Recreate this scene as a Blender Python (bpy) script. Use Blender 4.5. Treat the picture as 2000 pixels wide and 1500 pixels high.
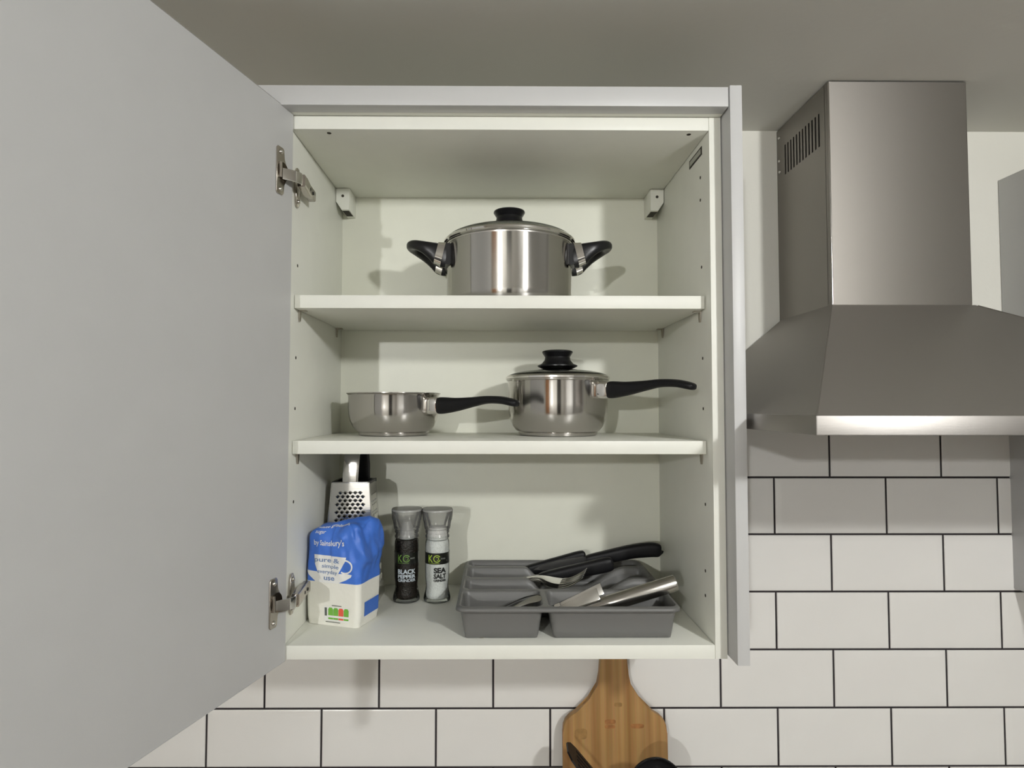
import bpy, bmesh, math, random
from mathutils import Vector, Matrix, noise

for o in list(bpy.data.objects): bpy.data.objects.remove(o)
sc = bpy.context.scene
COL = sc.collection
PI = math.pi

# ------------------------------------------------------------------ camera
F_PX, U0, V0 = 1208.507, 982.25, 743.86
PITCH, ROLL, YAW = 0.04036, -0.00113, -0.00661
cd = bpy.data.cameras.new('camera'); cam = bpy.data.objects.new('camera', cd); COL.objects.link(cam)
cd.sensor_fit = 'HORIZONTAL'; cd.sensor_width = 36.0
cd.lens = F_PX / 2000 * 36.0
cd.shift_x = (1000 - U0) / 2000; cd.shift_y = -(750 - V0) / 2000
cd.clip_start = 0.01; cd.clip_end = 50
Rw = Matrix.Rotation(YAW, 3, 'Z') @ Matrix.Rotation(ROLL, 3, 'Y') @ Matrix.Rotation(PITCH, 3, 'X')
right, fwd, up = Rw.col[0], Rw.col[1], Rw.col[2]
M = Matrix.Identity(4)
for i in range(3):
    M[i][0] = right[i]; M[i][1] = up[i]; M[i][2] = -fwd[i]
M[0][3], M[1][3], M[2][3] = 0.28017, -0.82146, 0.31264
cam.matrix_world = M
sc.camera = cam

# ------------------------------------------------------------------ world, exposure, lamp strengths
w = bpy.data.worlds.new('world'); sc.world = w; w.use_nodes = True
w.node_tree.nodes['Background'].inputs[0].default_value = (0.75, 0.82, 0.9, 1)
w.node_tree.nodes['Background'].inputs[1].default_value = 0.02
sc.view_settings.view_transform = 'Standard'; sc.view_settings.look = 'None'
sc.view_settings.gamma = 1.0; sc.view_settings.use_curve_mapping = False
sc.view_settings.exposure = -0.13
sc.cycles.sample_clamp_indirect = 6.0
sc.cycles.max_bounces = 12; sc.cycles.diffuse_bounces = 6; sc.cycles.glossy_bounces = 5
sc.cycles.transparent_max_bounces = 16
LAMP_FAR = (-0.76, -3.3, 0.717)      # lamp towards the far end of the room
LAMP_NEAR = (1.045, -1.33, 0.735)    # lamp to the right behind the photographer
LAMP_FAR_STRENGTH, LAMP_NEAR_STRENGTH = 2400.0, 690.0
LAMP_COL = (1.0, 1.0, 0.985)
CEIL = 0.8247

# ------------------------------------------------------------------ helpers
def wloc(o):
    v = o.location.copy()
    while o.parent: o = o.parent; v += o.location
    return v
def link(o, parent=None, local=False):
    COL.objects.link(o)
    if parent is not None:
        o.parent = parent
        if not local: o.location = -wloc(parent)
    return o
def tag(o, label=None, cat=None, group=None, kind=None):
    if label: o['label'] = label
    if cat: o['category'] = cat
    if group: o['group'] = group
    if kind: o['kind'] = kind
    return o
def thing(name, label, cat, loc, group=None, rot=None):
    o = bpy.data.objects.new(name, None); o.empty_display_size = 0.02
    COL.objects.link(o); o.location = loc
    if rot: o.rotation_euler = rot
    return tag(o, label, cat, group)
def mesh_obj(name, me, mat, parent=None, local=False, smooth=False):
    if mat is not None and not me.materials: me.materials.append(mat)
    o = bpy.data.objects.new(name, me)
    if smooth:
        for p in me.polygons: p.use_smooth = True
    return link(o, parent, local)
def pyd(name, v, f, mat, parent=None, local=False, smooth=False):
    me = bpy.data.meshes.new(name); me.from_pydata([tuple(a) for a in v], [], [tuple(a) for a in f]); me.update()
    return mesh_obj(name, me, mat, parent, local, smooth)
def bm_obj(name, bm, mat, parent=None, local=False, smooth=False, angle=None):
    bmesh.ops.recalc_face_normals(bm, faces=bm.faces[:])
    me = bpy.data.meshes.new(name); bm.to_mesh(me); bm.free()
    o = mesh_obj(name, me, mat, parent, local, smooth)
    if angle: sharp(o, angle)
    return o
def sharp(o, deg=35):
    me = o.data
    for p in me.polygons: p.use_smooth = True
    me.set_sharp_from_angle(angle=math.radians(deg))
    return o
def add_box(bm, x0, x1, y0, y1, z0, z1, bev=0.0, seg=2, mat=None):
    r = bmesh.ops.create_cube(bm, size=1.0)
    vs = r['verts']
    for v in vs:
        v.co = Vector((x0 + (v.co.x + .5) * (x1 - x0), y0 + (v.co.y + .5) * (y1 - y0), z0 + (v.co.z + .5) * (z1 - z0)))
        if mat is not None: v.co = mat @ v.co
    if bev > 0:
        es = list({e for v in vs for e in v.link_edges})
        bmesh.ops.bevel(bm, geom=es, offset=bev, segments=seg, affect='EDGES', profile=0.5)
def box(name, x0, x1, y0, y1, z0, z1, mat, parent=None, bev=0.0, seg=2, local=False, m=None):
    bm = bmesh.new(); add_box(bm, x0, x1, y0, y1, z0, z1, bev, seg, m)
    o = bm_obj(name, bm, mat, parent, local)
    if bev > 0: sharp(o, 40)
    return o
def add_lathe(bm, prof, cx=0, cy=0, cz=0, n=64, close=False):
    """prof: list of (r, z); r<=0 collapses to the axis"""
    rings = []
    for r, z in prof:
        if r <= 1e-6: rings.append([bm.verts.new((cx, cy, cz + z))])
        else: rings.append([bm.verts.new((cx + r * math.cos(2 * PI * k / n), cy + r * math.sin(2 * PI * k / n), cz + z)) for k in range(n)])
    pairs = list(zip(rings, rings[1:]))
    if close: pairs.append((rings[-1], rings[0]))
    for a, b in pairs:
        for k in range(n):
            k2 = (k + 1) % n
            if len(a) == 1 and len(b) == 1: continue
            if len(a) == 1: bm.faces.new((a[0], b[k], b[k2]))
            elif len(b) == 1: bm.faces.new((a[k], a[k2], b[0]))
            else: bm.faces.new((a[k], a[k2], b[k2], b[k]))
def lathe(name, prof, c, mat, parent=None, n=64, close=False, angle=35, local=False):
    bm = bmesh.new(); add_lathe(bm, prof, *c, n=n, close=close)
    return bm_obj(name, bm, mat, parent, local, angle=angle)
def add_tube(bm, pts, rad, n=12, upv=(0, 0, 1), power=2.0, closed=False):
    """swept super-ellipse; rad: list of (side, up) half sizes"""
    pts = [Vector(p) for p in pts]; N = len(pts); rings = []
    for i, p in enumerate(pts):
        if closed: t = pts[(i + 1) % N] - pts[i - 1]
        else: t = pts[min(i + 1, N - 1)] - pts[max(i - 1, 0)]
        t.normalize()
        u = Vector(upv); s = t.cross(u)
        if s.length < 1e-5: s = t.cross(Vector((0, 1, 0)))
        s.normalize(); u = s.cross(t).normalized()
        a, b = rad[i] if isinstance(rad, list) else rad
        ring = []
        for k in range(n):
            th = 2 * PI * (k + .5) / n; c, q = math.cos(th), math.sin(th)
            e = 2.0 / power
            ring.append(bm.verts.new(p + s * (a * math.copysign(abs(c) ** e, c)) + u * (b * math.copysign(abs(q) ** e, q))))
        rings.append(ring)
    pr = list(zip(rings, rings[1:]))
    if closed: pr.append((rings[-1], rings[0]))
    for A, B in pr:
        for k in range(n): bm.faces.new((A[k], A[(k + 1) % n], B[(k + 1) % n], B[k]))
    if not closed:
        bm.faces.new(rings[0][::-1]); bm.faces.new(rings[-1])
def tube(name, pts, rad, mat, parent=None, n=12, upv=(0, 0, 1), power=2.0, closed=False, angle=50, local=False):
    bm = bmesh.new(); add_tube(bm, pts, rad, n, upv, power, closed)
    return bm_obj(name, bm, mat, parent, local, angle=angle)
def spline(ctrl, n):
    """Catmull-Rom through control tuples of any dimension"""
    out = []; m = len(ctrl)
    for i in range(n):
        x = i / (n - 1) * (m - 1); k = min(int(x), m - 2); t = x - k
        P = [ctrl[max(k - 1, 0)], ctrl[k], ctrl[k + 1], ctrl[min(k + 2, m - 1)]]
        out.append(tuple(.5 * (2 * b + (c - a) * t + (2 * a - 5 * b + 4 * c - d) * t * t + (3 * b - a - 3 * c + d) * t ** 3) for a, b, c, d in zip(*P)))
    return out
def add_prism(bm, pts2, to3, a, b, bev=0):
    """extrude a 2-D outline between depth a and b; to3(u, v, depth)->xyz"""
    A = [bm.verts.new(to3(u, v, a)) for u, v in pts2]; B = [bm.verts.new(to3(u, v, b)) for u, v in pts2]
    n = len(pts2); fa = bm.faces.new(A[::-1]); fb = bm.faces.new(B)
    for k in range(n): bm.faces.new((A[k], A[(k + 1) % n], B[(k + 1) % n], B[k]))
    if bev:
        es = list(set(fa.edges) | set(fb.edges))
        bmesh.ops.bevel(bm, geom=es, offset=bev, segments=3, affect='EDGES', profile=.5)
def prism(name, pts2, to3, a, b, mat, parent=None, bev=0, angle=35, local=False):
    bm = bmesh.new(); add_prism(bm, pts2, to3, a, b, bev)
    return bm_obj(name, bm, mat, parent, local, angle=angle)
def smooth01(x):
    x = min(1.0, max(0.0, x)); return x * x * (3 - 2 * x)

# ------------------------------------------------------------------ materials
def mat_new(name):
    m = bpy.data.materials.new(name); m.use_nodes = True
    nt = m.node_tree; return m, nt, nt.nodes['Principled BSDF']
def pmat(name, col, rough=.5, metal=0.0, spec=.5, bump=0.0, bscale=200.0, var=0.0, vscale=8.0, coat=0.0, aniso=0.0, stretch=None, emit=None):
    m, nt, b = mat_new(name); N, L = nt.nodes, nt.links
    b.inputs['Base Color'].default_value = (*col, 1); b.inputs['Roughness'].default_value = rough
    b.inputs['Metallic'].default_value = metal; b.inputs['Specular IOR Level'].default_value = spec
    b.inputs['Coat Weight'].default_value = coat; b.inputs['Coat Roughness'].default_value = .05
    b.inputs['Anisotropic'].default_value = aniso
    tc = N.new('ShaderNodeTexCoord'); mp = N.new('ShaderNodeMapping'); L.new(tc.outputs['Object'], mp.inputs[0])
    if stretch: mp.inputs['Scale'].default_value = stretch
    if var > 0:
        n = N.new('ShaderNodeTexNoise'); n.inputs['Scale'].default_value = vscale; n.inputs['Detail'].default_value = 4
        L.new(mp.outputs[0], n.inputs['Vector'])
        r = N.new('ShaderNodeValToRGB')
        r.color_ramp.elements[0].position = .3; r.color_ramp.elements[1].position = .7
        r.color_ramp.elements[0].color = (*[c * (1 - var) for c in col], 1); r.color_ramp.elements[1].color = (*[min(1, c * (1 + var)) for c in col], 1)
        L.new(n.outputs['Fac'], r.inputs[0]); L.new(r.outputs[0], b.inputs['Base Color'])
    if bump > 0:
        n = N.new('ShaderNodeTexNoise'); n.inputs['Scale'].default_value = bscale; n.inputs['Detail'].default_value = 3
        L.new(mp.outputs[0], n.inputs['Vector'])
        bp = N.new('ShaderNodeBump'); bp.inputs['Strength'].default_value = bump; bp.inputs['Distance'].default_value = .001
        L.new(n.outputs['Fac'], bp.inputs['Height']); L.new(bp.outputs[0], b.inputs['Normal'])
    if emit:
        b.inputs['Emission Color'].default_value = (*emit[0], 1); b.inputs['Emission Strength'].default_value = emit[1]
    return m
def brushed(name, col, rough, stretch, strength=.15, aniso=0.0, axis=None):
    m = pmat(name, col, rough, 1.0, aniso=aniso, bump=strength, bscale=60, stretch=stretch)
    if isinstance(axis, tuple):
        nt = m.node_tree; t = nt.nodes.new('ShaderNodeCombineXYZ')
        for i in range(3): t.inputs[i].default_value = axis[i]
        nt.links.new(t.outputs[0], nt.nodes['Principled BSDF'].inputs['Tangent'])
    elif axis:
        nt = m.node_tree; t = nt.nodes.new('ShaderNodeTangent'); t.direction_type = 'RADIAL'; t.axis = axis
        nt.links.new(t.outputs[0], nt.nodes['Principled BSDF'].inputs['Tangent'])
    return m
def clear_mat(name, tint, gloss=.12, rough=.05):
    m = bpy.data.materials.new(name); m.use_nodes = True; nt = m.node_tree; N, L = nt.nodes, nt.links
    N.remove(N['Principled BSDF']); out = N['Material Output']
    t = N.new('ShaderNodeBsdfTransparent'); t.inputs[0].default_value = (*tint, 1)
    g = N.new('ShaderNodeBsdfGlossy'); g.inputs['Roughness'].default_value = rough
    lw = N.new('ShaderNodeLayerWeight'); lw.inputs['Blend'].default_value = gloss
    mx = N.new('ShaderNodeMixShader'); L.new(lw.outputs['Fresnel'], mx.inputs[0]); L.new(t.outputs[0], mx.inputs[1]); L.new(g.outputs[0], mx.inputs[2])
    L.new(mx.outputs[0], out.inputs[0]); return m

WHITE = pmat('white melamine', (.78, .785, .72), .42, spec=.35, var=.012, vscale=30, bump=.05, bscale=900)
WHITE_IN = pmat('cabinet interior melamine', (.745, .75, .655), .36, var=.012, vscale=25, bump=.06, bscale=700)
GREY = pmat('light grey matt laminate', (.53, .532, .53), .42, var=.012, vscale=20, bump=.05, bscale=900)
PLASTER = pmat('painted plaster', (.70, .69, .63), .75, bump=.25, bscale=120, var=.02, vscale=3)
FRONTP = pmat('white wall paint', (.82, .81, .77), .7, bump=.2, bscale=100)
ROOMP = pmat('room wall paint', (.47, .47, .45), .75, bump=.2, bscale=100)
CEILP = pmat('ceiling paint', (.69, .685, .64), .85, bump=.25, bscale=90, var=.02, vscale=2)
TILE = pmat('white glazed tile', (.81, .795, .765), .22, var=.02, vscale=6, bump=.05, bscale=25, coat=.3)
GROUT = pmat('dark grout', (.022, .017, .019), .85, bump=.3, bscale=400)
STEEL = brushed('brushed hood steel', (.30, .282, .258), .52, (1, 1, 40), .1, .5, (0, 0, 1))
STEEL_RIM = brushed('hood rim steel', (.40, .38, .36), .47, (1, 1, 40), .1, .75, (0, 0, 1))
STEEL_DARK = pmat('hood underside mesh', (.12, .12, .12), .5, .6)
PANSTEEL = brushed('polished pan steel', (.50, .48, .455), .13, (1, 1, 25), .02, .8, (0, 0, 1))
PANBASE = brushed('satin pan steel', (.55, .53, .50), .22, (1, 1, 25), .05)
POTSTEEL = brushed('satin polished pot steel', (.46, .445, .42), .15, (1, 1, 25), .015, .8, (0, 0, 1))
CHROME = pmat('chrome', (.75, .73, .70), .08, 1.0)
NICKEL = pmat('nickel plated steel', (.50, .46, .41), .24, 1.0)
CUTLERY = pmat('polished cutlery steel', (.78, .77, .75), .2, 1.0)
GRATER = brushed('grater steel', (.58, .57, .55), .14, (1, 1, 20), .06)
BLACK = pmat('black plastic', (.008, .008, .009), .32, spec=.35)
BLACKM = pmat('matt black plastic', (.007, .007, .008), .45, spec=.22)
DARK = pmat('dark void', (.008, .008, .008), .9)
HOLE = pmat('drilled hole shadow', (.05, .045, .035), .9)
TRAYM = pmat('dark grey plastic tray', (.135, .135, .13), .42, bump=.08, bscale=900)
GLASS = clear_mat('clear glass', (.86, .88, .87), .15, .03)
CAPM = clear_mat('clear grinder plastic', (.90, .90, .89), .22, .10)
nt = CAPM.node_tree; _t = [n for n in nt.nodes if n.type == 'BSDF_TRANSPARENT'][0]; _m = [n for n in nt.nodes if n.type == 'MIX_SHADER'][0]
_d = nt.nodes.new('ShaderNodeBsdfDiffuse'); _d.inputs[0].default_value = (.62, .62, .60, 1); _m2 = nt.nodes.new('ShaderNodeMixShader'); _m2.inputs[0].default_value = .14
nt.links.new(_t.outputs[0], _m2.inputs[1]); nt.links.new(_d.outputs[0], _m2.inputs[2]); nt.links.new(_m2.outputs[0], _m.inputs[1])
FROST = pmat('frosted grinder plastic', (.50, .50, .48), .3)
WORK = pmat('worktop laminate', (.30, .29, .28), .4, var=.1, vscale=60)
FLOORM = pmat('floor boards', (.24, .19, .14), .5, var=.2, vscale=4, stretch=(6, 1, 1))
WOODD = pmat('orange wood door', (.42, .19, .07), .45, var=.2, vscale=5, stretch=(8, 8, .6))
JARM = pmat('utensil jar glaze', (.75, .74, .72), .3)
LAMPM = pmat('lamp metal', (.7, .7, .7), .3, 1.0)

# ================================================================== STRUCTURE
YW, YP = 0.300, 0.308           # tile face, painted wall face
X0, X1, YB, ZF = -2.6, 3.0, -4.4, -1.41
wall = box('wall_back', X0, X1, YP, YP + .1, ZF, CEIL, PLASTER); tag(wall, 'off-white painted kitchen wall with a tiled splashback', kind='structure')
o = box('ceiling', X0 - .1, X1 + .1, YB - .1, YP + .1, CEIL, CEIL + .1, CEILP); tag(o, 'plain off-white kitchen ceiling', kind='structure')
o = box('floor', X0 - .1, X1 + .1, YB - .1, YP + .1, ZF - .1, ZF, FLOORM); tag(o, 'brown wooden kitchen floor', kind='structure')
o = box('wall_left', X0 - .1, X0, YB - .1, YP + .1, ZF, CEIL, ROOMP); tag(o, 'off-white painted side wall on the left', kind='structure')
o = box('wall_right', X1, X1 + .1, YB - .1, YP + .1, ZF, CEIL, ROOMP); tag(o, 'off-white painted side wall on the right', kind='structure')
o = box('wall_front', X0, X1, YB - .1, YB, ZF, CEIL, FRONTP); tag(o, 'off-white painted wall facing the wall cabinet', kind='structure')
# grout bed and tiles (splashback): joints recessed, every tile a piece of its own
PX, PZ, TX0, TZ0 = .203, .10221, -.13514, -.22483
box('grout_bed', X0 + .002, 1.95, YW + .0022, YP, TZ0 - 3 * PZ, TZ0 + 6 * PZ, GROUT, wall)
def tile_mesh(wd, ht):
    g = .0017; b = .0012; v = []; f = []
    def ring(ins, y):
        k = len(v); v.extend([(g + ins, y, g + ins), (wd - g - ins, y, g + ins), (wd - g - ins, y, ht - g - ins), (g + ins, y, ht - g - ins)]); return k
    rs = [ring(0, YP - YW), ring(0, .0016), ring(.0006, .0009), ring(.0018, .0005), ring(.011, .0)]
    for a, c in zip(rs, rs[1:]):
        for k in range(4): f.append((a + k, a + (k + 1) % 4, c + (k + 1) % 4, c + k))
    f.append(tuple(rs[-1] + k for k in range(4)))
    me = bpy.data.meshes.new('tile'); me.from_pydata(v, [], f); me.update(); me.materials.append(TILE)
    bm = bmesh.new(); bm.from_mesh(me); bmesh.ops.recalc_face_normals(bm, faces=bm.faces[:]); bm.to_mesh(me); bm.free()
    return me
tm = tile_mesh(PX, PZ)
for j in range(-3, 6):
    off = 0 if j % 2 == 0 else .5
    for k in range(-5, 10):
        x = TX0 + (k + off) * PX
        t = bpy.data.objects.new('tile', tm); link(t, wall, True); t.location = (x, YW, TZ0 + j * PZ)
# unseen dark panel and frame, added for the photographer's dark reflection in the pans
d1 = box('dark_panel_1', -.15, .55, YB + .001, YB + .03, ZF + .001, .55, pmat('dark stand-in panel', (.02, .018, .016), .6)); tag(d1, 'dark panel added on the opposite wall, mirrored in the pans', kind='structure')
o = box('trim_1', -.23, -.15, YB + .001, YB + .04, ZF, .63, WHITE); tag(o, 'white side post of the added dark panel', kind='structure')
o = box('trim_2', .55, .63, YB + .001, YB + .04, ZF, .63, WHITE); tag(o, 'white side post of the added dark panel', kind='structure')
o = box('door_2', -2.45, -1.65, YB + .001, YB + .04, ZF + .001, .55, WOODD); tag(o, 'orange-brown wooden door in the opposite wall', kind='structure')

# ================================================================== LAMPS (out of frame, where the shadows say they hang)
def lamp(pos, strength, label, rad):
    t = thing('ceiling_lamp', label, 'lamp', (pos[0], pos[1], CEIL), 'ceiling lamps')
    lathe('ceiling_rose', [(0, 0), (.05, 0), (.05, -.012), (.03, -.02), (0, -.02)], (pos[0], pos[1], CEIL - .0005), LAMPM, t, 32)
    lathe('stem', [(.008, -.018), (.008, pos[2] + rad + .013 - CEIL), (.016, pos[2] + rad + .009 - CEIL), (.016, pos[2] + rad - .005 - CEIL), (0, pos[2] + rad - .005 - CEIL)], (pos[0], pos[1], CEIL), LAMPM, t, 24)
    m = bpy.data.materials.new('lit bulb'); m.use_nodes = True; nt = m.node_tree; nt.nodes.remove(nt.nodes['Principled BSDF'])
    e = nt.nodes.new('ShaderNodeEmission'); e.inputs[0].default_value = (*LAMP_COL, 1); e.inputs[1].default_value = strength
    nt.links.new(e.outputs[0], nt.nodes['Material Output'].inputs[0])
    bm = bmesh.new(); bmesh.ops.create_icosphere(bm, subdivisions=2, radius=rad, matrix=Matrix.Translation(pos))
    bm_obj('bulb', bm, m, t, smooth=True)
lamp(LAMP_FAR, LAMP_FAR_STRENGTH, 'small ceiling lamp with a round bulb near the wooden door', .035)
lamp(LAMP_NEAR, LAMP_NEAR_STRENGTH, 'small ceiling lamp with a round bulb nearer the cooker hood', .045)

# tall white fridge standing behind the photographer on the right, added unseen so the pans mirror a bright strip
fr = thing('reflector', 'tall white fridge added unseen behind the camera on the right, mirrored in the pans', 'reflector', (1.35, -2.45, ZF))
FRW = pmat('reflector white', (.84, .84, .82), .3)
box('body', 1.05, 1.65, -2.75, -2.15, ZF + .02, .45, FRW, fr, .01)
fd = box('door', 1.00, 1.047, -2.75, -2.15, ZF + .62, .45, FRW, fr, .008); box('door', 1.00, 1.047, -2.75, -2.15, ZF + .03, ZF + .61, FRW, fr, .008)
box('handle', .97, .985, -2.22, -2.20, -.5, .1, CHROME, fd, .004)
for y_ in (-2.7, -2.2): box('foot', 1.1, 1.6, y_ - .02, y_ + .02, ZF + .0005, ZF + .021, BLACK, fr)

# ================================================================== WALL CABINET
W, ZT, YBK = .564, .6852, .276
cab = thing('wall_cabinet', 'open white kitchen wall cabinet with two shelves and a grey door', 'cabinet', (.282, .15, -.018))
box('side_panel', -.016, 0, 0, YP - .001, -.018, ZT + .018, WHITE, cab, .0006)
box('side_panel', W, W + .016, 0, YP - .001, -.018, ZT + .018, WHITE, cab, .0006)
box('top_panel', .0003, W - .0003, 0, YBK, ZT, ZT + .018, WHITE, cab, .0006)
box('bottom_panel', .0003, W - .0003, 0, YBK, -.018, 0, WHITE, cab, .0006)
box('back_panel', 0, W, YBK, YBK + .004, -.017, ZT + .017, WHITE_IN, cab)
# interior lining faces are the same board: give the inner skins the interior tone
box('end_panel', W + .0175, W + .0335, -.0305, YP - .001, -.0145, .7322, GREY, cab, .0008)
box('cornice', -.045, W + .0155, -.0305, -.0095, .7035, .7296, GREY, cab, .0006)
box('cornice_batten', -.045, W + .0155, -.0092, .02, ZT + .0185, .7262, WHITE, cab)
def pin(parent, x, y, z, s):
    # small metal shelf clip: flat tab under the shelf and a pointed tongue against the side
    bm = bmesh.new()
    add_box(bm, min(x, x + s * .011), max(x, x + s * .011), y - .004, y + .004, z - .0016, z)
    to3 = lambda u, v, d: (x + s * d, y + u, z + v)
    add_prism(bm, [(-.0042, -.0012), (.0042, -.0012), (.003, -.011), (.0012, -.0155), (-.0012, -.0155), (-.003, -.011)], to3, .0004, .0026)
    bm_obj('shelf_clip', bm, NICKEL, parent)
for z in (.4457, .2472):
    sh = box('shelf', .001, W - .002, .020, YBK - .001, z, z + .018, WHITE, cab, .0007)
    for y in (.042, .241):
        pin(sh, 0, y, z, 1); pin(sh, W, y, z, -1)
# cam-fitting cover slot on the right side, hanging brackets, drilled holes
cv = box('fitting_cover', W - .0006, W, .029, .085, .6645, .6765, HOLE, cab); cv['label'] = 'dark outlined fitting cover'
box('cover_insert', W - .0011, W - .0005, .033, .081, .667, .674, pmat('fitting insert', (.42, .42, .37), .5), cv)
def bracket(sx):
    to3 = (lambda u, v, d: (u, d, v)) if sx > 0 else (lambda u, v, d: (W - u, d, v))
    pts = [(.0008, .6848), (.0008, .662), (.0105, .6475), (.0235, .6475), (.0235, .6848)]
    b = prism('hanging_bracket', pts, to3, .226, YBK - .0003, WHITE, cab, .0008)
    c = .0125 if sx > 0 else W - .0125
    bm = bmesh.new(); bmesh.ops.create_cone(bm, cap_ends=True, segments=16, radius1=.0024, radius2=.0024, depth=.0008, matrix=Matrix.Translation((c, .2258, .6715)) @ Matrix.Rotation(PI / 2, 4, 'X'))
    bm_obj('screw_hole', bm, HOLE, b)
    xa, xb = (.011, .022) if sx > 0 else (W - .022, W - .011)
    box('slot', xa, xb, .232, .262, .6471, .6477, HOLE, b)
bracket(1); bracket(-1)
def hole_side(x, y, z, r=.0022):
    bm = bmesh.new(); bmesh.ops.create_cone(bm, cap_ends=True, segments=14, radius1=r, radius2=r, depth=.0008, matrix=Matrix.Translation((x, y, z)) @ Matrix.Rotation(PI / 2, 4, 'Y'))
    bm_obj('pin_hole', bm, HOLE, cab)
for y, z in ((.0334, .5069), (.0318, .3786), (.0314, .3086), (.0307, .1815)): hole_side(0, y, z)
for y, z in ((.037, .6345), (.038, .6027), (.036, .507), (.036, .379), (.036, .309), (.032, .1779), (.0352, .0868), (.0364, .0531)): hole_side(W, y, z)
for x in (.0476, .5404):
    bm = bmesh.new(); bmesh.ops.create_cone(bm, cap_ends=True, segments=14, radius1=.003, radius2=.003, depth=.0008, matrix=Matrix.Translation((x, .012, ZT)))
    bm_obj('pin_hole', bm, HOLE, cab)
# door, swung about fifteen degrees past square
DD = Vector((-.2553, -.9669, 0)); DN = Vector((-.9669, .2553, 0)); DO = Vector((.0032, -.0035, 0))
def dp(s, t, z): return DO + DD * s + DN * t + Vector((0, 0, z))       # s along door, t into its thickness (away from inner face)
DM = Matrix(((DD.x, DN.x, 0, DO.x), (DD.y, DN.y, 0, DO.y), (0, 0, 1, 0), (0, 0, 0, 1)))
door = box('door', 0, .597, 0, .018, -.018, .7045, GREY, cab, .0008, m=DM)
door['label'] = 'large light grey flat door swung open to the left'
def hinge(zc, flip):
    # cup flange screwed to the door, bent link, arm on a winged mounting plate on the cabinet side
    out = [(.0085, -.031), (.019, -.031), (.0215, -.0285), (.0215, -.017), (.0265, -.0105), (.029, 0), (.0265, .0105), (.0215, .017), (.0215, .0285), (.019, .031), (.0085, .031), (.006, .0285), (.006, -.0285)]
    out = [(.0425 - u, v) for u, v in out]
    fl = prism('hinge', out, lambda u, v, d: dp(u, d, zc + v), -.0022, -.0001, NICKEL, cab, .0007); fl['label'] = 'nickel concealed hinge'
    # cup recess
    bm = bmesh.new(); bmesh.ops.create_cone(bm, cap_ends=True, segments=28, radius1=.012, radius2=.012, depth=.0006, matrix=Matrix.Translation(dp(.0235, -.0024, zc)) @ DM.to_3x3().to_4x4() @ Matrix.Rotation(PI / 2, 4, 'X'))
    bm_obj('cup', bm, pmat('hinge cup dark', (.10, .08, .06), .35, 1.0), fl)
    for s_ in (-1, 1):
        bm = bmesh.new(); bmesh.ops.create_uvsphere(bm, u_segments=14, v_segments=8, radius=.0032, matrix=Matrix.Translation(dp(.0285, -.0018, zc + s_ * .0245)))
        bm_obj('screw', bm, CHROME, fl, smooth=True)
    bm = bmesh.new(); bmesh.ops.create_cone(bm, cap_ends=True, segments=14, radius1=.0022, radius2=.0022, depth=.020, matrix=Matrix.Translation(dp(.031, -.0035, zc)))
    bm_obj('pivot', bm, NICKEL, fl, smooth=False)
    # bent link from cup to arm nose
    za = zc - .004
    A = dp(.0275, -.004, za); Bp = Vector((.0185, -.0135, za)); C = Vector((.0165, -.003, za))
    tube('link', [A, A.lerp(Bp, .5) + Vector((.001, -.002, 0)), Bp, C], [(.0011, .0075)] * 4, CHROME, fl, 10, power=8)
    # arm channel
    arm = tube('arm', [(.0165, -.006, za), (.0155, .008, za), (.0125, .03, za), (.0115, .058, za), (.0112, .061, za)], [(.0052, .0085), (.0056, .0085), (.0056, .0080), (.0052, .0075), (.003, .006)], NICKEL, fl, 16, power=7)
    for y in (.028, .044):
        bm = bmesh.new(); bmesh.ops.create_cone(bm, cap_ends=True, segments=12, radius1=.0024, radius2=.0024, depth=.001, matrix=Matrix.Translation((.0182 - (y - .028) * .05, y, za)) @ Matrix.Rotation(PI / 2, 4, 'Y'))
        bm_obj('adjusting_screw', bm, DARK, fl)
    # mounting plate wings
    wing = [(.013, -.0065), (.0155, -.0225), (.0195, -.027), (.0255, -.027), (.0295, -.0225), (.032, -.0065), (.032, .0065), (.0295, .0225), (.0255, .027), (.0195, .027), (.0155, .0225), (.013, .0065)]
    prism('mounting_plate', wing, lambda u, v, d: (d, u, za + v), .0002, .0032, NICKEL, fl, .0006)
    for s_ in (-1, 1):
        bm = bmesh.new(); bmesh.ops.create_uvsphere(bm, u_segments=12, v_segments=8, radius=.0033, matrix=Matrix.Translation((.0034, .0225, za + s_ * .0195)))
        bm_obj('screw', bm, CHROME, fl, smooth=True)
hinge(.6165, 1); hinge(.0640, 1)

# neighbouring wall cabinet beyond the hood
cab2 = thing('wall_cabinet', 'closed grey wall cabinet at the right edge beyond the hood', 'cabinet', (1.52, .15, -.018))
box('end_panel', 1.2075, 1.2255, -.0305, YP - .001, -.0145, .7322, GREY, cab2, .0008)
box('body', 1.2265, 1.84, 0, YP - .001, -.018, ZT + .018, WHITE, cab2, .0006)
box('door', 1.228, 1.532, -.021, -.003, -.018, .7045, GREY, cab2, .0008)
box('door', 1.535, 1.839, -.021, -.003, -.018, .7045, GREY, cab2, .0008)
box('cornice', 1.2265, 1.84, -.0305, -.0095, .7055, .7296, GREY, cab2, .0006)

# ================================================================== COOKER HOOD
HX0, HX1, HYF, HZ0, HZ1 = .603, 1.203, -.193, .283, .3032
CX0, CX1, CYF, CZ0 = .7965, 1.0152, .1276, .4693
hood = thing('cooker_hood', 'brushed stainless steel chimney cooker hood on the wall', 'cooker hood', (.903, .2, HZ0))
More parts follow.
